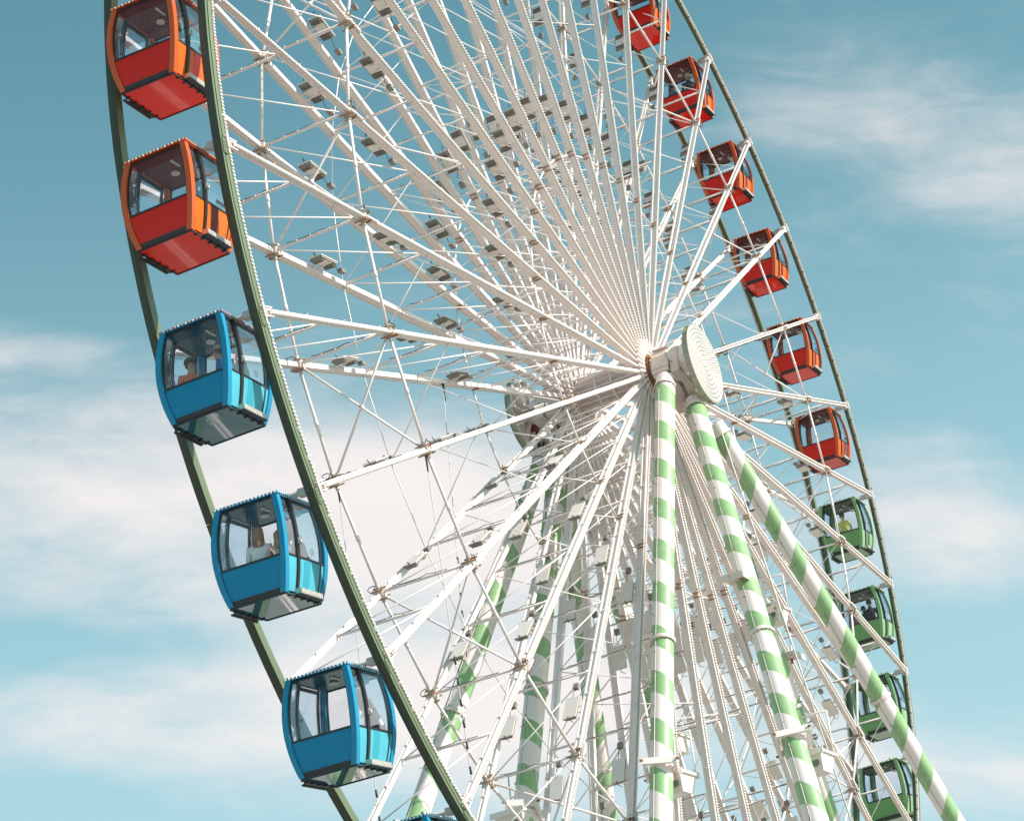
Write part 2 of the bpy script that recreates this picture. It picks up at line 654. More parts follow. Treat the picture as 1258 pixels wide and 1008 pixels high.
def flood_mesh(r, side):
    """floodlight plate lying in the plane of spoke and axle, hung inside the chord"""
    mb = MB()
    y = side * W - side * .30
    z = -.10
    L_, w_ = .64, .28
    mb.box((r, y, z - .045), (L_ + .02, w_ + .06, .02), 1)
    mb.box((r, y, z), (L_ * .46, w_, .05), 1)
    for sx in (-1, 1):
        mb.box((r + sx * L_ * .37, y, z + .01), (L_ * .22, w_ * .94, .07), 0)
        for k in range(4):
            mb.box((r + sx * L_ * (.29 + .052 * k), y, z + .055), (.012, w_ * .9, .03), 0)
    mb.box((r, y - w_ / 2 - .012, z), (L_, .016, .035), 0)
    mb.box((r, y + w_ / 2 + .012, z), (L_, .016, .035), 0)
    mb.beam((r - .1, y, z + .02), (r - .1, side * W, 0), .03, .03, (1, 0, 0), 2)
    mb.beam((r + .1, y, z + .02), (r + .1, side * W, 0), .03, .03, (1, 0, 0), 2)
    mb.path([(r - .28, y, z - .03), (r - .42, y - .02, z - .10), (r - .55, y + .03, z - .05), (r - .66, y, z)], .009, 4, 3)
    mb.box((r - .74, y, z), (.16, .13, .09), 0)
    mb.path([(r + .28, y, z), (r + .37, y, z - .12), (r + .45, y - .04, z - .10), (r + .46, y - .1, z + .02)], .009, 4, 3)
    return mb.mesh('floodlight', [M['flood_dark'], M['flood_white'], M['white'], M['cable']])


fl_m = {(s, k): flood_mesh(r, s) for s in (-1, 1) for k, r in enumerate((.675 * R, .40 * R))}

RUNGS = [.93, .875, .751, .612, .49, .385, .29, .205, .13]
rung_m = []
for k, rr in enumerate(RUNGS):
    mb = MB()
    r = rr * R
    if k == 0:
        rung_m.append(None)
        continue
    rad = .033 if k < 4 else .025
    mb.tube((r, -W + .05, -.03), (r, W - .05, -.03), rad, 7)
    if k < 6:
        # cable taped along the tube
        a, b = -W + .15 + .2 * (k % 3), W * (.35 if k % 2 else .7)
        pts = []
        for q in range(9):
            t = q / 8
            pts.append((r + .012 * sin(9 * t + k), a + (b - a) * t, -.03 - rad - .006 - (.03 if q in (3, 8) else 0)))
        mb.path(pts, .008, 4, 1)
        for q in (.2, .55, .8):
            yy = a + (b - a) * q
            mb.tube((r, yy - .015, -.03), (r, yy + .015, -.03), rad + .008, 6, mi=0)
    rung_m.append(mb.mesh('cross_tube', [M['white'], M['cable'], M['rust']]))

rod_m = []
for k in range(1, len(RUNGS) - 1):
    mb = MB()
    ro, ri = RUNGS[k] * R, RUNGS[k + 1] * R
    mb.tube((ri, -W + .06, -.02), (ro, W - .06, -.02), .0165, 6)
    rod_m.append(mb.mesh('bracing_rod', M['rod']))
mb = MB()
mb.tube((RUNGS[1] * R, -W + .06, -.02), (R - .05, W - .06, -.02), .0165, 6)
rod_m.append(mb.mesh('bracing_rod', M['rod']))

rnd = random.Random(3)
for i in range(NS):
    a = -ang(i)
    for s in (-1, 1):
        for (me, le) in sp[s]:
            o = put('spoke', me, wheel, (0, 0, 0), a)
            put('light_strip', le, o)
        put('rim_bracket', br_m[s], wheel, (0, 0, 0), a)
        put('joint_clamp', jt_m[s], wheel, (0, 0, 0), a)
        put('joint_clamp', ji_m[s], wheel, (0, 0, 0), a + rnd.uniform(-.001, .001))
        for k in (0, 1):
            put('floodlight', fl_m[(s, k)], wheel, (0, 0, 0), a)
    for me in rung_m:
        if me:
            put('cross_tube', me, wheel, (0, 0, 0), a)
    for me in rod_m:
        put('bracing_rod', me, wheel, (0, 0, 0), a)

# ring tubes between neighbouring spokes (built once for the gap 0..1)
DA = 2 * pi / NS


def rp(r, k, y, dz=0):
    return V((cos(k * DA) * r, y, sin(k * DA) * r))


def rod_mesh(name, a, b, rad, mat, clamp=True):
    mb = MB()
    mb.tube(a, b, rad, 7)
    if clamp:
        d = (V(b) - V(a)).normalized()
        mid = V(a).lerp(V(b), .5)
        mb.tube(mid - d * .07, mid + d * .07, rad * 1.25, 7)
        for p, s_d in ((V(a), 1), (V(b), -1)):
            mb.tube(p + d * s_d * .12, p + d * s_d * .2, rad * 1.4, 6, mi=1)
    return mb.mesh(name, [mat, M['galv']])


ring_m = [rod_mesh('ring_tube', rp(RJ, 0, s * W), rp(RJ, 1, s * W), .036, M['white']) for s in (-1, 1)]
ring_m += [rod_mesh('ring_tube', rp(RIN, 0, s * W + .10), rp(RIN, 1, s * W + .10), .026, M['white'], False) for s in (-1, 1)]
xbr = [rod_mesh('cross_brace', rp(RJ, 0, -W), rp(RJ, 1, W), .028, M['white']),
       rod_mesh('cross_brace', rp(RJ, 0, W), rp(RJ, 1, -W), .028, M['white'])]
xin = [rod_mesh('cross_brace', rp(RIN, 0, -W), rp(RIN, 1, W), .016, M['rod'], False),
       rod_mesh('cross_brace', rp(RIN, 0, W), rp(RIN, 1, -W), .016, M['rod'], False)]
thin = [rod_mesh('stay_rod', rp(.612 * R, 0, -W), rp(.612 * R, 1, W), .014, M['rod'], False),
        rod_mesh('stay_rod', rp(.49 * R, 0, W), rp(.49 * R, 1, -W), .014, M['rod'], False),
        rod_mesh('stay_rod', rp(.612 * R, 0, W), rp(.612 * R, 1, W), .014, M['rod'], False)]
for i in range(NS):
    a = -ang(i)
    for me in ring_m:
        put('ring_tube', me, wheel, (0, 0, 0), a)
    if i % 2 == 1:
        for me in xbr:
            put('cross_brace', me, wheel, (0, 0, 0), a)
    for me in xin:
        put('cross_brace', me, wheel, (0, 0, 0), a)
    for me in thin:
        put('stay_rod', me, wheel, (0, 0, 0), a)

# hub drum with flanges and gusset plates
mb = MB()
mb.lathe([(0.0, -W + .1), (.52, -W + .1), (.52, -W + .16), (.36, -W + .2), (.36, -.2), (.50, -.18), (.50, -.13), (.36, -.11), (.36, .3), (.50, .32), (.50, .37), (.36, .39), (.36, W - .2), (.52, W - .16), (.52, W - .1), (0, W - .1)], n=40, smooth=False)
for k in range(18):
    t = ang(k * 2 + .5)
    mb.box((cos(t) * .45, 0, sin(t) * .45), (.02, 2 * W - .4, .18), 0, Matrix.Rotation(-t + pi / 2, 3, 'Y'))
mb.build('hub_drum', M['white'], wheel)
for s in (-1, 1):
    mb = MB()
    y = s * W
    mb.lathe([(0, -.17), (.42, -.17), (.45, -.14), (.78, -.14), (.80, -.11), (.80, -.06), (.66, -.05), (.66, .12), (0, .12)], (0, y, 0), n=48)
    for k in range(36):
        t = ang(k)
        mb.beam((cos(t) * .62, y - .16, sin(t) * .62), (cos(t) * 1.0, y - .145, sin(t) * 1.0), .075, .05, (0, 1, 0))
        t += DA / 2
        mb.tube((cos(t) * .72, y - .13, sin(t) * .72), (cos(t) * .72, y - .18, sin(t) * .72), .024, 6, mi=1)
        mb.tube((cos(t) * .52, y - .13, sin(t) * .52), (cos(t) * .52, y - .17, sin(t) * .52), .022, 6, mi=1)
    mb.build('hub_flange', [M['white'], M['rust']], wheel)


# cables hanging from the joints
def hang(i, side, frac, drop, dx, name='hanging_cable'):
    a = ang(i)
    p = V((cos(a) * frac * R, side * W, sin(a) * frac * R))
    mb = MB()
    mb.path([p, p + V((dx * .3, 0, -drop * .3)), p + V((dx * .7, 0, -drop * .7)), p + V((dx, 0, -drop))], .011, 4, 0)
    mb.tube(p + V((0, 0, -.03)), p + V((0, 0, -.5)), .03, 6, r2=.014, mi=1)
    for q in (0.62, .68, .74, .80, .86, .93):
        c = p + V((dx * q, 0, -drop * q))
        mb.tube(c, c + V((0.01, 0, -.16)), .024, 5, mi=1)
    mb.build(name, [M['galv'], M['cable']], wheel)


hang(2, -1, .752, 7.4, 0)
hang(1, 1, .415, 7.6, -.9)
hang(2, 1, .745, 9.2, 0)

# ------------------------------------------------------------------ support frame
sup = empty('support_frame', (0, 0, 0), 'green and white striped tube legs holding up the wheel axle', 'wheel support')
UX = V((0.364, -0.931, 0))
LEGS = {
    # name: top (R units), foot x,y (R units), band slope, band phase, start offset
    'A': ((-0.052, -0.100, -.035), (-.565, -.10), .70, -.58, .42),
    'B': ((0.004, -0.112, -.045), (-.521, -.39), .85, 0.75, .75),
    'C': ((0.038, -0.112, -.050), (.639, -.39), -1.0, 0.55, 1.05),
    'D': ((0.023, -0.100, -.040), (.515, -.10), -1.0, 0.40, .5),
    'G': ((0.017, 0.100, -.040), (-.573, .10), .5, 0.70, .5),
    'F': ((0.005, 0.112, -.045), (-.610, .39), .95, 0.20, .8),
    'H': ((0.028, 0.112, -.045), (.551, .39), -.95, 0.10, .8),
    'E': ((0.030, 0.100, -.040), (.525, .10), -1.0, 0.90, .5),
}
LR = .275
leg_dir = {}
for nm, (top, foot, k, ph, st) in LEGS.items():
    T = HUB + V(top) * R
    F = V((foot[0] * R, foot[1] * R, 0.25))
    d = (F - T).normalized()
    zax = d
    xax = (UX - d * UX.dot(d)).normalized()
    yax = zax.cross(xax)
    mtx = Matrix((xax, yax, zax)).transposed().to_4x4()
    L = (F - T).length
    mb = MB()
    n = 32
    rows = []
    z0 = st
    fl = [z0 + 8.7, z0 + 17.4]
    prof = [(LR * .9, z0), (LR, z0 + .12)]
    for f_ in fl:
        prof += [(LR, f_ - .05)]
    prof += [(LR, L)]
    mb.lathe([(0, z0)] + prof + [(0, L)], axis='Z', n=n, smooth=True)
    # longitudinal welded seam, conduit and little bolts
    o = mb.build('leg', stripe_mat('striped_' + 'leg_paint', k, ph), sup)
    o.matrix_world = Matrix.Translation(T) @ mtx
    leg_dir[nm] = (T, d, xax, yax, L)
    db = MB()
    for ca, rr in ((2.1, .012), (-1.2, .009)):
        c_, s_2 = cos(ca), sin(ca)
        db.tube((c_ * (LR + .012), s_2 * (LR + .012), z0 + .3), (c_ * (LR + .012), s_2 * (LR + .012), L - .2), rr, 5, mi=0)
    rr_ = random.Random(hash(nm) % 7 + ord(nm))
    z = z0 + .9
    while z < L - 1:
        aa = rr_.choice((2.1, -1.2, 3.0, -2.2, -.6))
        db.bead((cos(aa) * LR, sin(aa) * LR, z), .03, (cos(aa), sin(aa), 0), 6, 1)
        if rr_.random() < .6:
            # loose tie wires and clips
            b0 = V((cos(2.1) * (LR + .02), sin(2.1) * (LR + .02), z + .3))
            b1 = b0 + V((cos(2.1) * .07 + rr_.uniform(-.12, .12), sin(2.1) * .07 + rr_.uniform(-.12, .12), rr_.uniform(-.05, .15)))
            db.path([b0, (b0 + b1) / 2 + V((0, 0, .05)), b1], .007, 4, 2)
        z += rr_.uniform(.6, 1.1)
    c = db.build('conduit', [M['galv'], M['rust'], M['cable']], o)
    # flanged joints on the leg
    # tapered head between bearing and tube
    hb = MB()
    hb.lathe([(.24, z0 - .35), (.27, z0 - .02), (.30, z0 - .02), (.30, z0 + .03), (.27, z0 + .03)], axis='Z', n=24, smooth=False)
    for q in range(12):
        t = q * pi / 6
        hb.tube((cos(t) * .285, sin(t) * .285, z0 + .02), (cos(t) * .285, sin(t) * .285, z0 + .05), .014, 6, mi=1)
    hh = hb.build('leg_socket', [M['white'], M['rust']], o)
    for fz in fl:
        fb_ = MB()
        fb_.lathe([(LR + .001, fz - .045), (LR + .05, fz - .045), (LR + .05, fz - .006), (LR + .001, fz - .006)], axis='Z', n=28)
        fb_.lathe([(LR + .001, fz + .006), (LR + .05, fz + .006), (LR + .05, fz + .045), (LR + .001, fz + .045)], axis='Z', n=28)
        for q in range(16):
            t = q * pi / 8
            fb_.tube((cos(t) * (LR + .03), sin(t) * (LR + .03), fz - .065), (cos(t) * (LR + .03), sin(t) * (LR + .03), fz + .065), .012, 6, mi=1)
        fb_.build('flange', [M['white'], M['rust']], o)
    # foot plate
    fp = MB()
    fp.box((foot[0] * R, foot[1] * R, .06), (1.6, 1.6, .12))
    fp.box((foot[0] * R, foot[1] * R, .20), (.95, .95, .16), 1)
    fp.build('foot_plate', [M['concrete'], M['white']], sup)

# bearing housings, axle ends and round light discs
for s in (-1, 1):
    y = s * W
    hb = MB()
    hb.lathe([(.34, 0), (.34, s * .35), (.46, s * .38), (.46, s * 1.15), (.36, s * 1.22), (.30, s * 1.5), (0, s * 1.5)], (0, y + s * .18, HUB_Z), n=36)
    for k in range(14):
        t = k * 2 * pi / 14
        hb.tube((cos(t) * .40, y + s * .53, HUB_Z + sin(t) * .40), (cos(t) * .40, y + s * .48, HUB_Z + sin(t) * .40), .025, 6, mi=1)
    for k in range(22):
        hb.box((random.uniform(-.42, .42), y + s * random.uniform(.3, 1.0), HUB_Z + random.uniform(-.52, .42)), (random.uniform(.04, .14), .06, random.uniform(.04, .12)), random.choice((1, 0, 0)))
    hb.tube((-.38, y + s * .35, HUB_Z - .18), (-.50, y + s * .95, HUB_Z - .10), .035, 8, mi=1)
    hb.lathe([(.40, s * .10), (.49, s * .10), (.50, s * .16), (.40, s * .17)], (0, y + s * .05, HUB_Z), n=36, mi=1)
    hb.build('bearing_housing', [M['white'], M['rust']], sup)
    # head frame: thick cast plates that the legs bolt into
    gb = MB()
    poly = [(-.50, .20), (-.30, .44), (.30, .44), (.52, .10), (1.02, -.92), (.84, -1.10), (.50, -.80), (.22, -.55), (-.10, -.50), (-.62, -.46)]
    for ya, yb, sc in ((.36, .78, 1.0), (.88, 1.12, .94)):
        n_ = len(poly)
        vs = [(px * sc, y + s * ya, HUB_Z + pz * sc) for px, pz in poly] + [(px * sc, y + s * yb, HUB_Z + pz * sc) for px, pz in poly]
        gb.add(vs, [tuple(range(n_)), tuple(reversed(range(n_, 2 * n_)))] + [(k, (k + 1) % n_, n_ + (k + 1) % n_, n_ + k) for k in range(n_)])
    for px, pz in ((-.40, .05), (-.2, .34), (.2, .34), (.42, -.05), (.60, -.4), (.76, -.72), (.88, -.95), (.3, -.5), (0, -.42), (-.45, -.36)):
        gb.tube((px, y + s * .76, HUB_Z + pz), (px, y + s * .83, HUB_Z + pz), .03, 8, mi=1)
        gb.tube((px, y + s * 1.10, HUB_Z + pz), (px, y + s * 1.15, HUB_Z + pz), .03, 8, mi=1)
    for px, pz, dx_, dz_ in ((-.56, -.1, -.06, .22), (-.60, -.3, .05, .12), (-.30, .46, .14, .02)):
        gb.box((px, y + s * .6, HUB_Z + pz), (.05 + abs(dx_), .5, abs(dz_)), 0)
    gb.build('head_frame', [M['head'], M['rust']], sup)
    mb_ = MB()
    mb_.box((.05, y + s * 1.50, HUB_Z - .42), (.22, .2, .24), 0)
    mb_.tube((-.12, y + s * 1.3, HUB_Z + .2), (-.12, y + s * 1.62, HUB_Z + .2), .17, 14, mi=2)
    mb_.tube((-.12, y + s * 1.36, HUB_Z + .2), (-.12, y + s * 1.42, HUB_Z + .2), .19, 14, mi=1)
    for k in range(5):
        mb_.path([(.05 + .03 * k, y + s * 1.5, HUB_Z - .5), (.12 + .05 * k, y + s * 1.55, HUB_Z - .75 - .05 * k), (.3 + .04 * k, y + s * 1.5, HUB_Z - .95), (.45, y + s * 1.45, HUB_Z - .7)], .018, 5, 1)
    mb_.build('slip_ring_motor', [M['redbox'], M['cable'], M['galv']], sup)
    dz = -.26 if s < 0 else -.05
    yc = s * .140 * R
    db = MB()
    DR = 1.14
    db.lathe([(0, -.03 * -s), (DR, s * .03), (DR, s * -.13), (DR - .08, s * -.13), (DR - .08, s * -.05), (0, s * -.05)][::1], (0, yc, HUB_Z + dz), n=64)
    # back frame spokes and edge panel joints
    for k in range(12):
        t = k * pi / 6
        db.beam((cos(t) * .1, yc - s * .13, HUB_Z + dz + sin(t) * .1), (cos(t) * (DR - .05), yc - s * .13, HUB_Z + dz + sin(t) * (DR - .05)), .06, .14, (0, 1, 0), 1)
    for k in range(20):
        t = k * pi / 10
        db.box((cos(t) * (DR + .004), yc - s * .05, HUB_Z + dz + sin(t) * (DR + .004)), (.03, .15, .03), 2)
    db.tube((0, y + s * 1.5, HUB_Z + dz * .6), (0, yc - s * .05, HUB_Z + dz), .16, 16, mi=1)
    dobj = db.build('light_disc', [M['disc'], M['white'], M['disc_rim']], sup)
    for pl in dobj.data.polygons[64:128]:
        pl.material_index = 2
    lb = MB()
    ring = 0
    rr_ = .05
    while rr_ < DR - .02:
        nb = max(1, int(2 * pi * rr_ / .075))
        for k in range(nb):
            t = 2 * pi * (k + .5 * (ring % 2)) / nb
            lb.bead((cos(t) * rr_, yc + s * .032, HUB_Z + dz + sin(t) * rr_), .036, (0, s, 0), 6, 0, 1.0)
        # shallow raised ring between bulb rows
        lb.lathe([(rr_ + .046, s * .03), (rr_ + .048, s * .036), (rr_ + .080, s * .036), (rr_ + .082, s * .03)], (0, yc, HUB_Z + dz), n=48, mi=1)
        rr_ += .130
        ring += 1
    bo = lb.build('bulb', [M['bulb'], M['disc_groove']], dobj)
    bo['kind'] = 'stuff'


# collars and tray boxes on the legs
def collar(nm, tpos, tray, name='collar'):
    T, d, xa, ya, L = leg_dir[nm]
    c = T + d * tpos
    mtx = Matrix((xa, ya, d)).transposed()
    cb = MB()
    for sx in (-1, 1):
        cb.box(c + mtx @ V((sx * .36, 0, 0)), (.07, .8, .17), 0, mtx)
        cb.box(c + mtx @ V((0, sx * .36, 0)), (.66, .07, .17), 0, mtx)
    cb.box(c + mtx @ V((0, -.405, -.05)), (.70, .06, .06), 0, mtx)
    for sx in (-1, 1):
        for sy in (-1, 1):
            cb.tube(c + mtx @ V((sx * .38, sy * .42, 0)), c + mtx @ V((sx * .46, sy * .42, 0)), .03, 6, mi=1)
    o = cb.build('collar', [M['white'], M['rust']], sup)
    if tray:
        tb = MB()
        w = tray
        b = c + V((w[0], w[1], w[2]))
        # open tray: floor, slanted sides, rim and an oval access hole ring
        lx, ly, hh = .95, .75, .42
        top = [b + V((sx * lx / 2, sy * ly / 2, 0)) for sx, sy in ((-1, -1), (1, -1), (1, 1), (-1, 1))]
        bot = [b + V((sx * lx / 2 * .62, sy * ly / 2 * .8, -hh)) for sx, sy in ((-1, -1), (1, -1), (1, 1), (-1, 1))]
        tb.add(top + bot, [(0, 1, 5, 4), (1, 2, 6, 5), (2, 3, 7, 6), (3, 0, 4, 7), (7, 6, 5, 4), (0, 3, 2, 1)])
        tb.box(b + V((0, 0, .03)), (lx + .1, ly + .1, .06))
        for sx in (-1, 1):
            tb.box(b + V((sx * (lx / 2 + .03), 0, .02)), (.05, ly + .16, .14))
        # ring on the camera side face and two holes
        for q in (-.17, .17):
            m_ = (b + V((-lx / 2 * .82, q, -hh * .5)))
            tb.tube(m_ + V((-.02, 0, 0)), m_ + V((.02, 0, 0)), .10, 12, mi=1)
        tb.beam(c, b + V((0, 0, -.02)), .1, .1, (0, 0, 1))
        # guard rail above
        for sx in (-1, 1):
            tb.tube(b + V((lx / 2, sx * ly / 2, 0)), b + V((lx / 2 + .1, sx * ly / 2, 1.15)), .022, 6)
        tb.tube(b + V((lx / 2 + .1, -ly / 2, 1.15)), b + V((lx / 2 + .1, ly / 2, 1.15)), .022, 6)
        tb.tube(b + V((lx / 2 + .05, -ly / 2, .6)), b + V((lx / 2 + .05, ly / 2, .6)), .018, 6)
        tb.build('service_platform', [M['white_clean'], M['flood_dark']], sup)


collar('A', 12.8, (.75, .05, -.1))
collar('B', 12.9, (.85, -.1, -.3))
collar('C', 14.6, None)
collar('G', 12.9, (-.2, .1, -.1))
collar('D', 6.4, (.55, -.1, .1))
collar('E', 9.0, (.5, 0, 0))

for nm, tp, off in (('B', 7.6, (-.30, .15, .1)), ('D', 8.0, (.45, -.2, .3))):
    T, d = leg_dir[nm][0], leg_dir[nm][1]
    c = T + d * tp + V(off)
    pb = MB()
    pb.box(c, (.75, .62, .07))
    pb.box(c + V((0, -.32, -.06)), (.78, .04, .16))
    pb.box(c + V((-.38, 0, -.06)), (.04, .62, .16))
    pb.beam(T + d * tp, c, .1, .1, (0, 0, 1))
    pb.tube(c + V((.2, 0, -.03)), c + V((.2, 0, -.16)), .04, 8, mi=1)
    pb.build('service_shelf', [M['head'], M['rust']], sup)

# ladder running down beside the right front leg
T, d, xa, ya, L = leg_dir['D']
lad = MB()
for s in (-.2, .2):
    lad.tube(T + d * 1.2 + xa * .55 + ya * s, T + d * (L - .5) + xa * .55 + ya * s, .02, 6)
z = 1.4
while z < L - .6:
    lad.tube(T + d * z + xa * .55 + ya * -.2, T + d * z + xa * .55 + ya * .2, .014, 5)
    if int(z / .35) % 8 == 0:
        lad.beam(T + d * z + xa * .2, T + d * z + xa * .55, .03, .03, ya)
    z += .35
lad.build('ladder', M['white_clean'], sup)
# tie beams between the two sides low down, out of the picture's bottom edge and just in it
for na, nb_, t_a in (('A', 'G', 16.0), ('D', 'E', 16.0), ('A', 'D', 20.5), ('G', 'E', 20.5)):
    Ta, da = leg_dir[na][0], leg_dir[na][1]
    Tb, dbb = leg_dir[nb_][0], leg_dir[nb_][1]
    tb = MB()
    a_, b_ = Ta + da * t_a, Tb + dbb * t_a
    tb.beam(a_, b_, .22, .22, (0, 0, 1))
    tb.build('tie_beam', M['white'], sup)
# drive unit between the legs with a sheave hanging under it
mb = MB()
mb.box((-.2, .3, HUB_Z - 7.2), (.8, .7, .55), 0)
mb.build('drive_housing', [M['white_clean']], sup)


# ------------------------------------------------------------------ gondolas
def prof(z):
    """half extents of the cabin body at height z (0 axle, -2.0 floor)"""
    t = min(1, max(0, -z / 2.0))
    hx = .60 + .40 * t * (1 - t) - .02 * t
    hy = .62 + .64 * t * (1 - t) - .03 * t
    return hx, hy


ZT, ZS, ZF = -.10, -1.29, -1.97


def face_grid(mb, side, axis, c0, c1, z0, z1, off, n=8, mi=0, thick=.02, absolute=False):
    """curved panel on a cabin side between lateral fractions c0..c1 (-1..1), heights z0..z1"""
    rows = []
    for k in range(n + 1):
        z = z0 + (z1 - z0) * k / n
        hx, hy = prof(z)
        for o_ in (off, off - thick):
            for c in (c0, c1):
                if axis == 'x':
                    rows.append((side * (hx + o_), c * hy, z))
                else:
                    rows.append((c * hx, side * (hy + o_), z))
    fs = []
    for k in range(n):
        a, b = k * 4, (k + 1) * 4
        fs += [(a, a + 1, b + 1, b), (a + 2, b + 2, b + 3, a + 3), (a, b, b + 2, a + 2), (a + 1, a + 3, b + 3, b + 1)]
    fs += [(0, 2, 3, 1), (n * 4, n * 4 + 1, n * 4 + 3, n * 4 + 2)]
    mb.add(rows, fs, mi, False)


PAINT = {}


def paint(name, col, rough=.30, coat=.08):
    m = make_mat(name, col, rough, coat=coat, vary=.05, spec=.22, dirt=tuple(c * .55 + .02 for c in col), dirt_amt=.5, dirt_scale=3.2)
    PAINT[name] = m
    return m


SCHEME = {
    'red': dict(panel=paint('red_panel', (.66, .018, .008)), door=paint('orange_panel', (.80, .15, .02)), pillar=paint('orange_pillar', (.60, .11, .035)),
                stripe=paint('dark_red', (.20, .02, .02)), floor=paint('red_floor', (.80, .02, .01), .12, .3), roof=paint('red_roof', (.5, .07, .03)),
                ceil=make_mat('maroon_ceiling', (.16, .008, .006), .5), bulb=make_mat('amber_bulb', (.80, .36, .20), .3)),
    'blue': dict(panel=paint('blue_panel', (.006, .22, .42)), door=paint('cyan_panel', (.09, .42, .53)), pillar=paint('blue_pillar', (.02, .25, .44)),
                 stripe=paint('mid_blue', (.05, .33, .43)), floor=paint('blue_floor', (.008, .10, .15), .05, 1.0), roof=paint('blue_roof', (.02, .22, .42)),
                 ceil=make_mat('navy_ceiling', (.02, .07, .10), .2), bulb=make_mat('pale_bulb', (.65, .85, .9), .3)),
    'green': dict(panel=paint('green_panel', (.17, .34, .13)), door=paint('light_green_panel', (.30, .47, .24)), pillar=paint('green_pillar', (.22, .40, .18)),
                  stripe=paint('mid_green', (.22, .40, .17)), floor=paint('green_floor', (.12, .26, .10), .10, .8), roof=paint('green_roof', (.08, .22, .08)),
                  ceil=make_mat('green_ceiling', (.10, .14, .08), .5), bulb=make_mat('leaf_bulb', (.35, .5, .32), .3)),
}
M['seat'] = make_mat('navy_seat', (.02, .05, .10), .5)
M['seat_red'] = make_mat('dark_seat', (.06, .03, .03), .5)
M['frame_dark'] = make_mat('dark_window_frame', (.025, .022, .024), .4)
M['net'] = make_mat('safety_net', (.55, .55, .55), .5)
M['sticker'] = make_mat('white_sticker', (.85, .85, .85), .4)
M['amber'] = make_mat('amber_roof_bulb', (.85, .28, .12), .3)


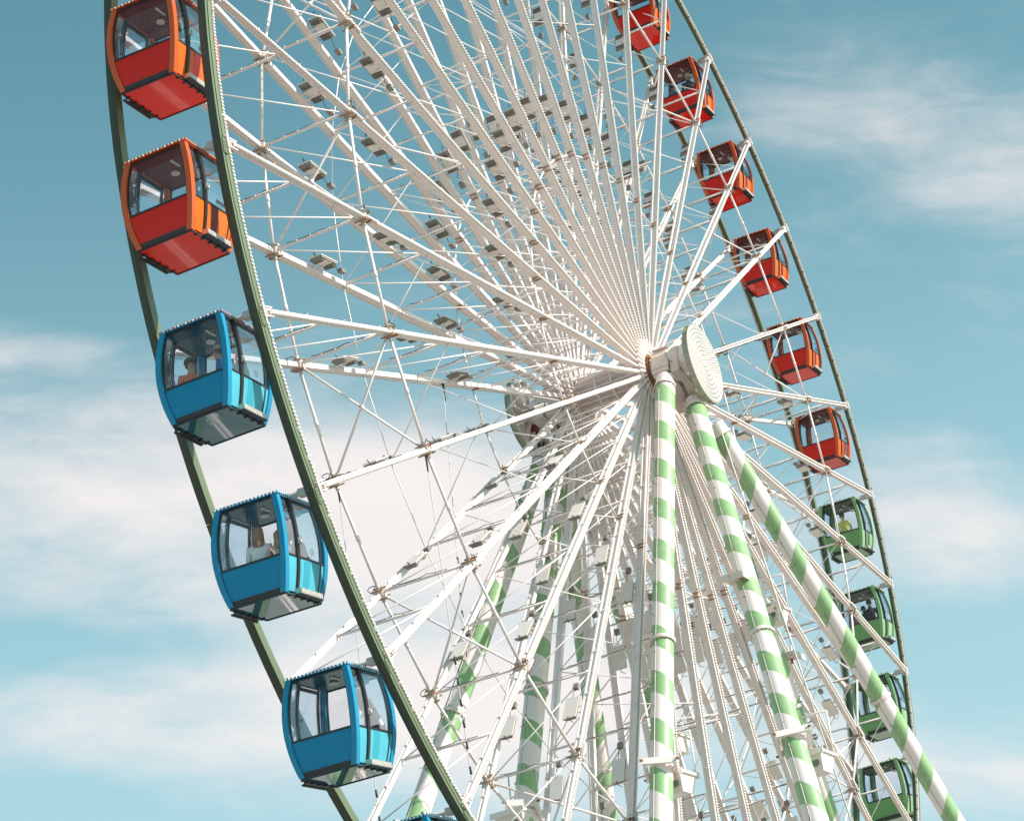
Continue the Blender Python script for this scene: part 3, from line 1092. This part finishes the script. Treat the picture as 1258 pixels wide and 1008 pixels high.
def gondola(color, label):
    c = SCHEME[color]
    root = empty('gondola', (0, 0, 0), label, 'gondola', 'gondolas hanging between the two rims')
    # roof
    mb = MB()
    rx, ry = .655, .705
    mb.add([(-rx, -ry, -.055), (rx, -ry, -.055), (rx, ry, -.055), (-rx, ry, -.055), (-rx, -ry, -.10), (rx, -ry, -.10), (rx, ry, -.10), (-rx, ry, -.10), (-.3, -.35, .03), (.3, -.35, .03), (.3, .35, .03), (-.3, .35, .03)],
           [(0, 1, 9, 8), (1, 2, 10, 9), (2, 3, 11, 10), (3, 0, 8, 11), (8, 9, 10, 11), (0, 4, 5, 1), (1, 5, 6, 2), (2, 6, 7, 3), (3, 7, 4, 0), (4, 7, 6, 5)])
    roof = mb.build('roof', c['roof'], root)
    lb = MB()
    for k in range(17):
        y = -ry + .04 + (2 * ry - .08) * k / 16
        for sx in (-1, 1):
            lb.bead((sx * rx, y, -.078), .024, (sx, 0, -.3), 6, k % 2)
    for k in range(19):
        x = -rx + .04 + (2 * rx - .08) * k / 18
        for sy in (-1, 1):
            lb.bead((x, sy * ry, -.078), .020, (0, sy, -.3), 6, 0)
            if k < 18:
                lb.bead((x + .035, sy * (ry - .03), -.10), .018, (0, 0, -1), 6, 0)
    b = lb.build('bulb', [c['bulb'], M['bulb']], roof)
    b['kind'] = 'stuff'
    mb = MB()
    mb.box((0, 0, -.125), (1.14, 1.18, .03))
    cl_ = mb.build('ceiling', c['ceil'], root)
    mb = MB()
    mb.tube((.12, .1, -.145), (.12, .1, -.18), .085, 16)
    mb.box((-.15, -.1, -.152), (.28, .05, .02))
    mb.build('ceiling_lamp', M['white_clean'], cl_)
    mb = MB()
    mb.box((.28, -.34, -.21), (.26, .30, .13), 0)
    mb.box((.14, -.34, -.21), (.012, .18, .06), 1)
    mb.build('air_unit', [M['white_clean'], M['black']], cl_)
    # hanger and axle
    mb = MB()
    mb.tube((0, -W + .02, 0), (0, W - .02, 0), .055, 12)
    for sy in (-1, 1):
        mb.box((0, sy * .32, .0), (.30, .06, .24))
        mb.box((0, sy * (W - .22), 0), (.15, .26, .15))
    mb.build('hanger', M['galv'], root)
    # pillars
    for sx in (-1, 1):
        for sy in (-1, 1):
            mb = MB()
            n = 12
            rows = []
            for k in range(n + 1):
                z = -.09 + (ZF - .03 + .09) * k / n
                hx, hy = prof(z)
                pw = .085
                for dx, dy in ((.03, .03), (.03, -pw), (-pw, -pw), (-pw, .03)):
                    rows.append((sx * (hx + dx), sy * (hy + dy), z))
            fs = [(0, 1, 2, 3), (n * 4 + 3, n * 4 + 2, n * 4 + 1, n * 4)]
            for k in range(n):
                for j in range(4):
                    fs.append((k * 4 + j, (k + 1) * 4 + j, (k + 1) * 4 + (j + 1) % 4, k * 4 + (j + 1) % 4))
            mb.add(rows, fs, 0, False)
            mb.build('pillar', c['pillar'], root)
    lat = .87
    # plain sides (facing along the rim)
    for sx in (-1, 1):
        mb = MB()
        face_grid(mb, sx, 'x', -lat, lat, ZS - .03, ZF + .07, 0)
        p = mb.build('side_panel', c['panel'], root)
        mb = MB()
        face_grid(mb, sx, 'x', -lat, lat, ZF + .07, ZF - .02, .008, 1)
        face_grid(mb, sx, 'x', -lat, lat, ZS + .01, ZS - .03, .012, 1, thick=.04)
        mb.build('trim', M['frame_dark'], p)
        mb = MB()
        for q in range(9):
            cc = -lat + .05 + (2 * lat - .1) * q / 8
            for z in (ZS - .07, ZF + .11):
                hx, hy = prof(z)
                mb.bead((sx * (hx + .001), cc * hy, z), .010, (sx, 0, 0), 5)
        mb.build('rivet', c['panel'], p)['kind'] = 'stuff'
        mb = MB()
        face_grid(mb, sx, 'x', -lat, lat, ZT - .06, ZS + .01, -.02, 8, thick=.008)
        w = mb.build('window', M['glass'], root)
        mb = MB()
        face_grid(mb, sx, 'x', -lat, -lat + .03, ZT - .03, ZS, -.005, 8, thick=.03)
        face_grid(mb, sx, 'x', lat - .03, lat, ZT - .03, ZS, -.005, 8, thick=.03)
        face_grid(mb, sx, 'x', -lat, lat, ZT - .03, ZT - .06, -.005, 1, thick=.03)
        mb.build('frame', M['frame_dark'], w)
        # safety net of thin wires behind the pane
        mb = MB()
        nv = 26
        for k in range(nv):
            cc = -lat + .05 + (2 * lat - .1) * k / (nv - 1)
            pts = []
            for q in range(7):
                z = ZT - .30 + (ZS - ZT + .32) * q / 6
                hx, hy = prof(z)
                pts.append((sx * (hx - .04), cc * hy, z))
            mb.path(pts, .0011, 3)
        for q in range(20):
            z = ZT - .30 + (ZS - ZT + .32) * q / 19
            hx, hy = prof(z)
            mb.path([(sx * (hx - .04), -lat * hy, z), (sx * (hx - .04), lat * hy, z)], .0011, 3)
        nn = mb.build('net', M['net'], w)
        nn['kind'] = 'stuff'
    # door sides
    for sy in (-1, 1):
        f = lambda a_, b_, z0_, z1_, off, mat, nm, par, n=8, th=.02: None
        x1, x2 = -.42, .70
        mb = MB()
        face_grid(mb, sy, 'y', -lat, x1 - .02, ZS - .03, ZF + .02, 0)
        mb.build('side_panel', c['door'], root)
        mb = MB()
        face_grid(mb, sy, 'y', x2 + .02, lat, ZS - .03, ZF + .02, 0)
        mb.build('side_panel', c['door'], root)
        mb = MB()
        face_grid(mb, sy, 'y', x1 + .07, x2 - .02, ZS - .03, ZF + .03, .012)
        dr = mb.build('door', c['door'], root)
        mb = MB()
        face_grid(mb, sy, 'y', x1 + .32, x1 + .62, ZS - .035, ZF + .04, .016, thick=.008)
        mb.build('stripe', c['stripe'], dr)
        mb = MB()
        face_grid(mb, sy, 'y', x1 + .07, x2 - .02, ZT - .08, ZS + .01, .008, 8, thick=.008)
        mb.build('door_pane', M['glass_door'], dr)
        mb = MB()
        face_grid(mb, sy, 'y', x1 - .02, x1 + .09, ZT - .02, ZF + .02, .035, 12, thick=.06)
        face_grid(mb, sy, 'y', x2 - .03, x2 + .03, ZT - .02, ZF + .02, .02, 12, thick=.04)
        face_grid(mb, sy, 'y', x1 + .07, x2, ZS + .01, ZS - .03, .022, 1, thick=.03)
        face_grid(mb, sy, 'y', x1 + .07, x2, ZT - .04, ZT - .10, .014, 1, thick=.03)
        mb.build('door_frame', M['frame_dark'], dr)
        mb = MB()
        hx, hy = prof(-1.0)
        mb.box(((x1 + .04) * hx, sy * (hy + .05), -1.0), (.05, .035, .12), 0)
        mb.tube(((x1 + .04) * hx, sy * (hy + .065), -1.03), ((x1 + .04) * hx, sy * (hy + .1), -1.03), .018, 8)
        mb.tube(((x1 + .04) * hx, sy * (hy + .095), -1.10), ((x1 + .04) * hx, sy * (hy + .095), -.97), .014, 8)
        mb.build('handle', M['steel'], dr)
        if color != 'red':
            # round emblem: ring with a small figure inside
            mb = MB()
            hx, hy = prof(-1.12)
            cx_, cz_ = .30 * hx, -1.13
            yy = sy * (hy + .019)
            ringv = []
            for q in range(20):
                t = q * pi / 10
                ringv += [(cx_ + .07 * cos(t), yy, cz_ + .07 * sin(t)), (cx_ + .055 * cos(t), yy, cz_ + .055 * sin(t))]
            mb.add(ringv, [(2 * q, 2 * ((q + 1) % 20), 2 * ((q + 1) % 20) + 1, 2 * q + 1) for q in range(20)])
            mb.add([(cx_ - .02, yy, cz_ + .03), (cx_ + .02, yy, cz_ + .03), (cx_ + .028, yy, cz_ - .035), (cx_ - .028, yy, cz_ - .035)], [(0, 1, 2, 3)])
            mb.build('emblem', M['sticker'], dr)
        else:
            mb = MB()
            hx, hy = prof(-1.15)
            yy = sy * (hy + .019)
            for q in range(5):
                x = .08 + q * .052
                mb.add([(x, yy, -1.12), (x + .035, yy, -1.12), (x + .035, yy, -1.19), (x, yy, -1.19)], [(0, 1, 2, 3)])
                mb.add([(x, yy, -1.205), (x + .04, yy, -1.205), (x + .04, yy, -1.22), (x, yy, -1.22)], [(0, 1, 2, 3)])
            mb.build('notice', M['frame_dark'], dr)
        for a_, b_ in ((-lat, x1 - .02), (x2 + .03, lat)):
            mb = MB()
            face_grid(mb, sy, 'y', a_, b_, ZT - .06, ZS + .01, -.01, 8, thick=.008)
            w = mb.build('window', M['glass_door'], root)
            mb = MB()
            face_grid(mb, sy, 'y', a_, b_, ZS + .01, ZS - .03, .008, 1, thick=.03)
            mb.build('frame', M['frame_dark'], w)
        # door step with studded tread
        mb = MB()
        hx, hy = prof(ZF)
        mb.box((((x1 + x2) / 2) * hx, sy * (hy + .07), ZF + .02), ((x2 - x1) * hx + .05, .16, .11), 0)
        for q in range(12):
            for z in (-.025, .0, .025):
                mb.bead((((x1 + x2) / 2) * hx - (x2 - x1) * hx / 2 + .02 + q * ((x2 - x1) * hx - .04) / 11, sy * (hy + .151), ZF + .02 + z), .011, (0, sy, 0), 5, 1)
        mb.box((((x1 + x2) / 2) * hx, sy * (hy + .07), ZF - .045), ((x2 - x1) * hx + .07, .17, .02), 2)
        mb.build('door_step', [M['steel'], M['bulb'], M['black']], root)
    # floor pan
    mb = MB()
    hx, hy = prof(ZF)
    mb.box((0, 0, ZF - .03), (2 * hx - .02, 2 * hy - .02, .05))
    fl_ = mb.build('floor_pan', c['floor'], root)
    mb = MB()
    for sy in (-1, 1):
        mb.box((0, sy * (hy + .0), ZF - .055), (2 * hx, .03, .03))
        for q in range(5):
            mb.box((-hx + .16 + q * (2 * hx - .32) / 4, sy * (hy - .01), ZF - .068), (.025, .10, .022))
    for sx in (-1, 1):
        mb.box((sx * hx, 0, ZF - .055), (.025, 2 * hy, .03))
    mb.box((-.08, hy + .05, ZF - .12), (.80, .04, .035))
    mb.build('bumper', M['black'], fl_)
    # benches inside
    for sy, mat in ((1, 'seat'), (-1, 'seat')):
        pass
    sm = M['seat'] if color != 'red' else M['seat_red']
    for sx in (1,):
        mb = MB()
        mb.box((sx * .36, 0, -1.55), (.38, 1.0, .09))
        mb.box((sx * .36, 0, -1.77), (.30, .95, .34))
        mb.box((sx * .56, 0, -1.30), (.06, 1.0, .46))
        mb.build('seat', sm, root)
    mb = MB()
    mb.box((-.40, 0, -1.55), (.34, 1.0, .09))
    mb.box((-.40, 0, -1.77), (.28, .95, .34))
    mb.build('seat', sm, root)
    return root


cab = {k: gondola(k, '') for k in ('red', 'blue', 'green')}
used = set()
POS = [
    (-2, 'red', 'red gondola just above the top left corner of the picture'),
    (-1, 'red', 'red gondola at top left, its roof cut by the picture edge'),
    (0, 'red', 'whole red gondola at left, directly above the blue gondolas'),
    (1, 'blue', 'blue gondola with a row of amber roof bulbs and a man in orange inside'),
    (2, 'blue', 'blue gondola at left carrying a woman in white seen from behind'),
    (3, 'blue', 'empty blue gondola at lower left with a white ceiling box, third of the blue ones'),
    (4, 'blue', 'blue gondola of which only the roof shows at the bottom edge'),
]
RLAB = {
    -2: ('red', 'red gondola above the top edge right of the spokes'),
    -1: ('red', 'red gondola cut by the top edge, highest on the right side'),
    0: ('red', 'red gondola on the right holding a person in a dark coat, second from the top'),
    1: ('red', 'red gondola third from the top on the right, crossed by one white spoke'),
    2: ('red', 'fourth red gondola down the right side, just above the level of the round disc'),
    3: ('red', 'red gondola right of the round light disc, second above the green ones'),
    4: ('red', 'lowest red gondola on the right, directly above the topmost green one'),
    5: ('green', 'topmost green gondola with a passenger in yellow'),
    6: ('green', 'green gondola with two dark haired passengers, second of the green ones'),
    7: ('green', 'green gondola partly hidden behind the striped right leg'),
    8: ('green', 'lowest green gondola, at the bottom edge of the picture'),
    9: ('green', 'green gondola just below the bottom edge on the right'),
}
for j, (c_, l_) in RLAB.items():
    POS.append((-13 - j, c_, l_))
gond = {}
for i, c_, l_ in POS:
    if c_ not in used:
        o = cab[c_]
        used.add(c_)
    else:
        o = copy_tree(cab[c_])
    a = ang(i)
    o.location = HUB + V((cos(a) * R, 0, sin(a) * R))
    o['label'] = l_
    sw = random.Random(i * 7 + 1)
    o.rotation_euler = (radians(sw.uniform(-1.1, 1.1)), radians(sw.uniform(-1.8, 1.8)), 0)
    gond[i] = o
# amber bulbs on one blue gondola
for ch in gond[1].children:
    if ch.name.startswith('roof'):
        for b in ch.children:
            me = b.data.copy()
            me.materials[0] = M['amber']
            b.data = me


# ------------------------------------------------------------------ passengers
def skin_body(name, verts, edges, radii, mats, classify):
    me = bpy.data.meshes.new(name)
    me.from_pydata(verts, edges, [])
    o = bpy.data.objects.new(name, me)
    scene.collection.objects.link(o)
    o.modifiers.new('s', 'SKIN')
    sub = o.modifiers.new('d', 'SUBSURF')
    sub.levels = 2
    for k, r in enumerate(radii):
        me.skin_vertices[0].data[k].radius = r
    me.skin_vertices[0].data[0].use_root = True
    dg = bpy.context.evaluated_depsgraph_get()
    em = bpy.data.meshes.new_from_object(o.evaluated_get(dg))
    bpy.data.objects.remove(o)
    em.materials.clear()
    for m in mats:
        em.materials.append(m)
    for p in em.polygons:
        p.material_index = classify(p.center)
        p.use_smooth = True
    return em


HUMAN = {}


def person(label, parent_i, pos, rotz, skin, shirt, trousers, hair, cap=None, size=1.0, long_hair=False, turn=0.0):
    g_ = gond[parent_i]
    root = empty('person', g_.location + V(pos), label, 'person')
    root.rotation_euler = (0, 0, rotz)
    root.scale = (size,) * 3
    vs = [(0, 0, .10), (0, 0, .27), (0, .0, .44), (0, .0, .54), (0, .02, .62), (0, .035, .70), (0, .02, .80)]
    ra = [(.145, .11), (.125, .10), (.155, .11), (.08, .07), (.05, .05), (.072, .085), (.066, .075)]
    ed = [(0, 1), (1, 2), (2, 3), (3, 4), (4, 5), (5, 6)]

    def chain(start, pts, rs):
        prev = start
        for p, r in zip(pts, rs):
            vs.append(p)
            ra.append((r, r))
            ed.append((prev, len(vs) - 1))
            prev = len(vs) - 1
        return prev
    for s in (-1, 1):
        w_ = chain(2, [(s * .18, 0, .49), (s * .23, .05, .26), (s * .13, .24, .20), (s * .11, .29, .19)], [.06, .042, .028, .03])
        for q, (ln, dx) in enumerate(((.07, -.028), (.085, -.01), (.08, .008), (.06, .025))):
            chain(w_, [(s * (.11 - dx), .33, .185), (s * (.11 - dx), .30 + ln, .165)], [.0095, .008])
        chain(w_ - 8 + 0 if False else w_, [(s * .075, .31, .20)], [.010])
        chain(0, [(s * .09, .05, .09), (s * .12, .42, .10), (s * .12, .45, -.30), (s * .12, .57, -.35)], [.085, .062, .04, .036])

    def cls(c):
        if c.z > .60:
            return 0
        if c.y > .235 and c.z > .14 and c.z < .25 and abs(c.x) < .17:
            return 0
        if c.z < .14 or (c.y > .2 and c.z < .2):
            return 2
        return 1
    mats = [make_mat('skin', skin, .5), make_mat('top_cloth', shirt, .8, vary=.15), make_mat('trouser_cloth', trousers, .85)]
    me = skin_body('body', vs, ed, ra, mats, cls)
    put('body', me, root)
    fb = MB()
    for s in (-1, 1):
        fb.bead((s * .03, .108, .725), .010, (0, 1, 0), 6, 1)
        fb.bead((s * .082, .03, .715), .018, (s, 0, 0), 6, 0)
    fb.tube((0, .10, .715), (0, .135, .695), .008, 6, r2=.014)
    fb.box((0, .108, .665), (.04, .01, .008), 2)
    fb.build('face', [mats[0], M['black'], make_mat('lips', (.4, .12, .1), .5)], root)
    hb = MB()
    hm = make_mat('hair', hair, .7, vary=.3)
    n = 14
    rows = []
    rings = [(.0, .865), (.05, .855), (.085, .825), (.098, .78), (.10, .74), (.096, .70)]
    if long_hair:
        rings += [(.11, .62), (.12, .54), (.10, .46)]
    for rr_, z in rings:
        for k in range(n):
            t = 2 * pi * k / n
            fr = 1.0 if sin(t) < .35 or z > .79 else .62
            jit = 1 + .06 * sin(5 * t + z * 30)
            rows.append((cos(t) * rr_ * jit * .93, sin(t) * rr_ * fr * jit * 1.05 + .01 - (.02 if z < .68 else 0), z))
    fs = []
    for i_ in range(len(rings) - 1):
        for k in range(n):
            fs.append((i_ * n + k, (i_ + 1) * n + k, (i_ + 1) * n + (k + 1) % n, i_ * n + (k + 1) % n))
    hb.add(rows, fs, 0, True)
    hb.build('hair', hm, root)
    if cap:
        cb = MB()
        cb.lathe([(.0, .885), (.06, .875), (.095, .84), (.107, .79), (.105, .77)], axis='Z', n=16, smooth=True)
        cb.add([(-.07, .07, .785), (.07, .07, .785), (.055, .185, .765), (0, .20, .768), (-.055, .185, .765), (-.07, .07, .778), (.07, .07, .778), (.055, .185, .758), (0, .20, .76), (-.055, .185, .758)],
               [(0, 1, 2, 3, 4), (9, 8, 7, 6, 5), (0, 4, 9, 5), (4, 3, 8, 9), (3, 2, 7, 8), (2, 1, 6, 7)])
        cb.build('cap', make_mat('cap_cloth', cap, .8), root)
    return root


SKN = (.50, .28, .19)
person('person in orange jacket and grey cap facing out of the blue gondola', 1, (-.08, .47, -1.42), radians(140), SKN, (.80, .17, .04), (.05, .05, .08), (.10, .07, .05), cap=(.12, .12, .13), size=1.1)
person('person in blue top with a pale cap beside the near post of the blue gondola', 1, (-.10, -.20, -1.38), radians(35), SKN, (.03, .16, .42), (.04, .04, .06), (.12, .08, .05), cap=(.42, .38, .33), size=1.1)
person('person with brown hair and white knitted top, back to the window', 2, (-.27, .04, -1.43), radians(-70), SKN, (.86, .86, .86), (.05, .06, .1), (.30, .15, .08), size=1.08, long_hair=True)
person('smaller person with light brown hair and beige top beside the near post', 2, (-.22, -.36, -1.50), radians(-50), SKN, (.66, .45, .35), (.2, .2, .25), (.42, .24, .13), size=.95, long_hair=True)
person('person in dark coat sitting in the red gondola second from the top on the right', -13, (-.20, -.28, -1.36), radians(-60), SKN, (.04, .035, .04), (.04, .04, .05), (.55, .5, .45), size=1.12)
person('person in teal top at the left window of the same red gondola', -13, (-.10, .38, -1.42), radians(-90), SKN, (.02, .14, .17), (.04, .04, .05), (.05, .04, .04), size=1.0)
person('person in bright yellow top seen from behind in the topmost green gondola', -18, (-.34, .0, -1.36), radians(-90), SKN, (.72, .66, .16), (.1, .1, .1), (.08, .05, .03), size=1.08)
person('person in black coat, hair in a bun, back to the green gondola window', -19, (-.32, -.30, -1.36), radians(-80), SKN, (.03, .03, .035), (.04, .04, .05), (.03, .02, .02), size=1.08)
person('person with dark hair in the middle of the second green gondola', -19, (-.10, .02, -1.40), radians(-90), SKN, (.05, .05, .06), (.04, .04, .05), (.04, .03, .03), size=1.0)
person('person in mauve top at the left window of the second green gondola', -19, (-.30, .36, -1.44), radians(-90), SKN, (.32, .16, .18), (.04, .04, .05), (.10, .06, .04), size=.95, long_hair=True)
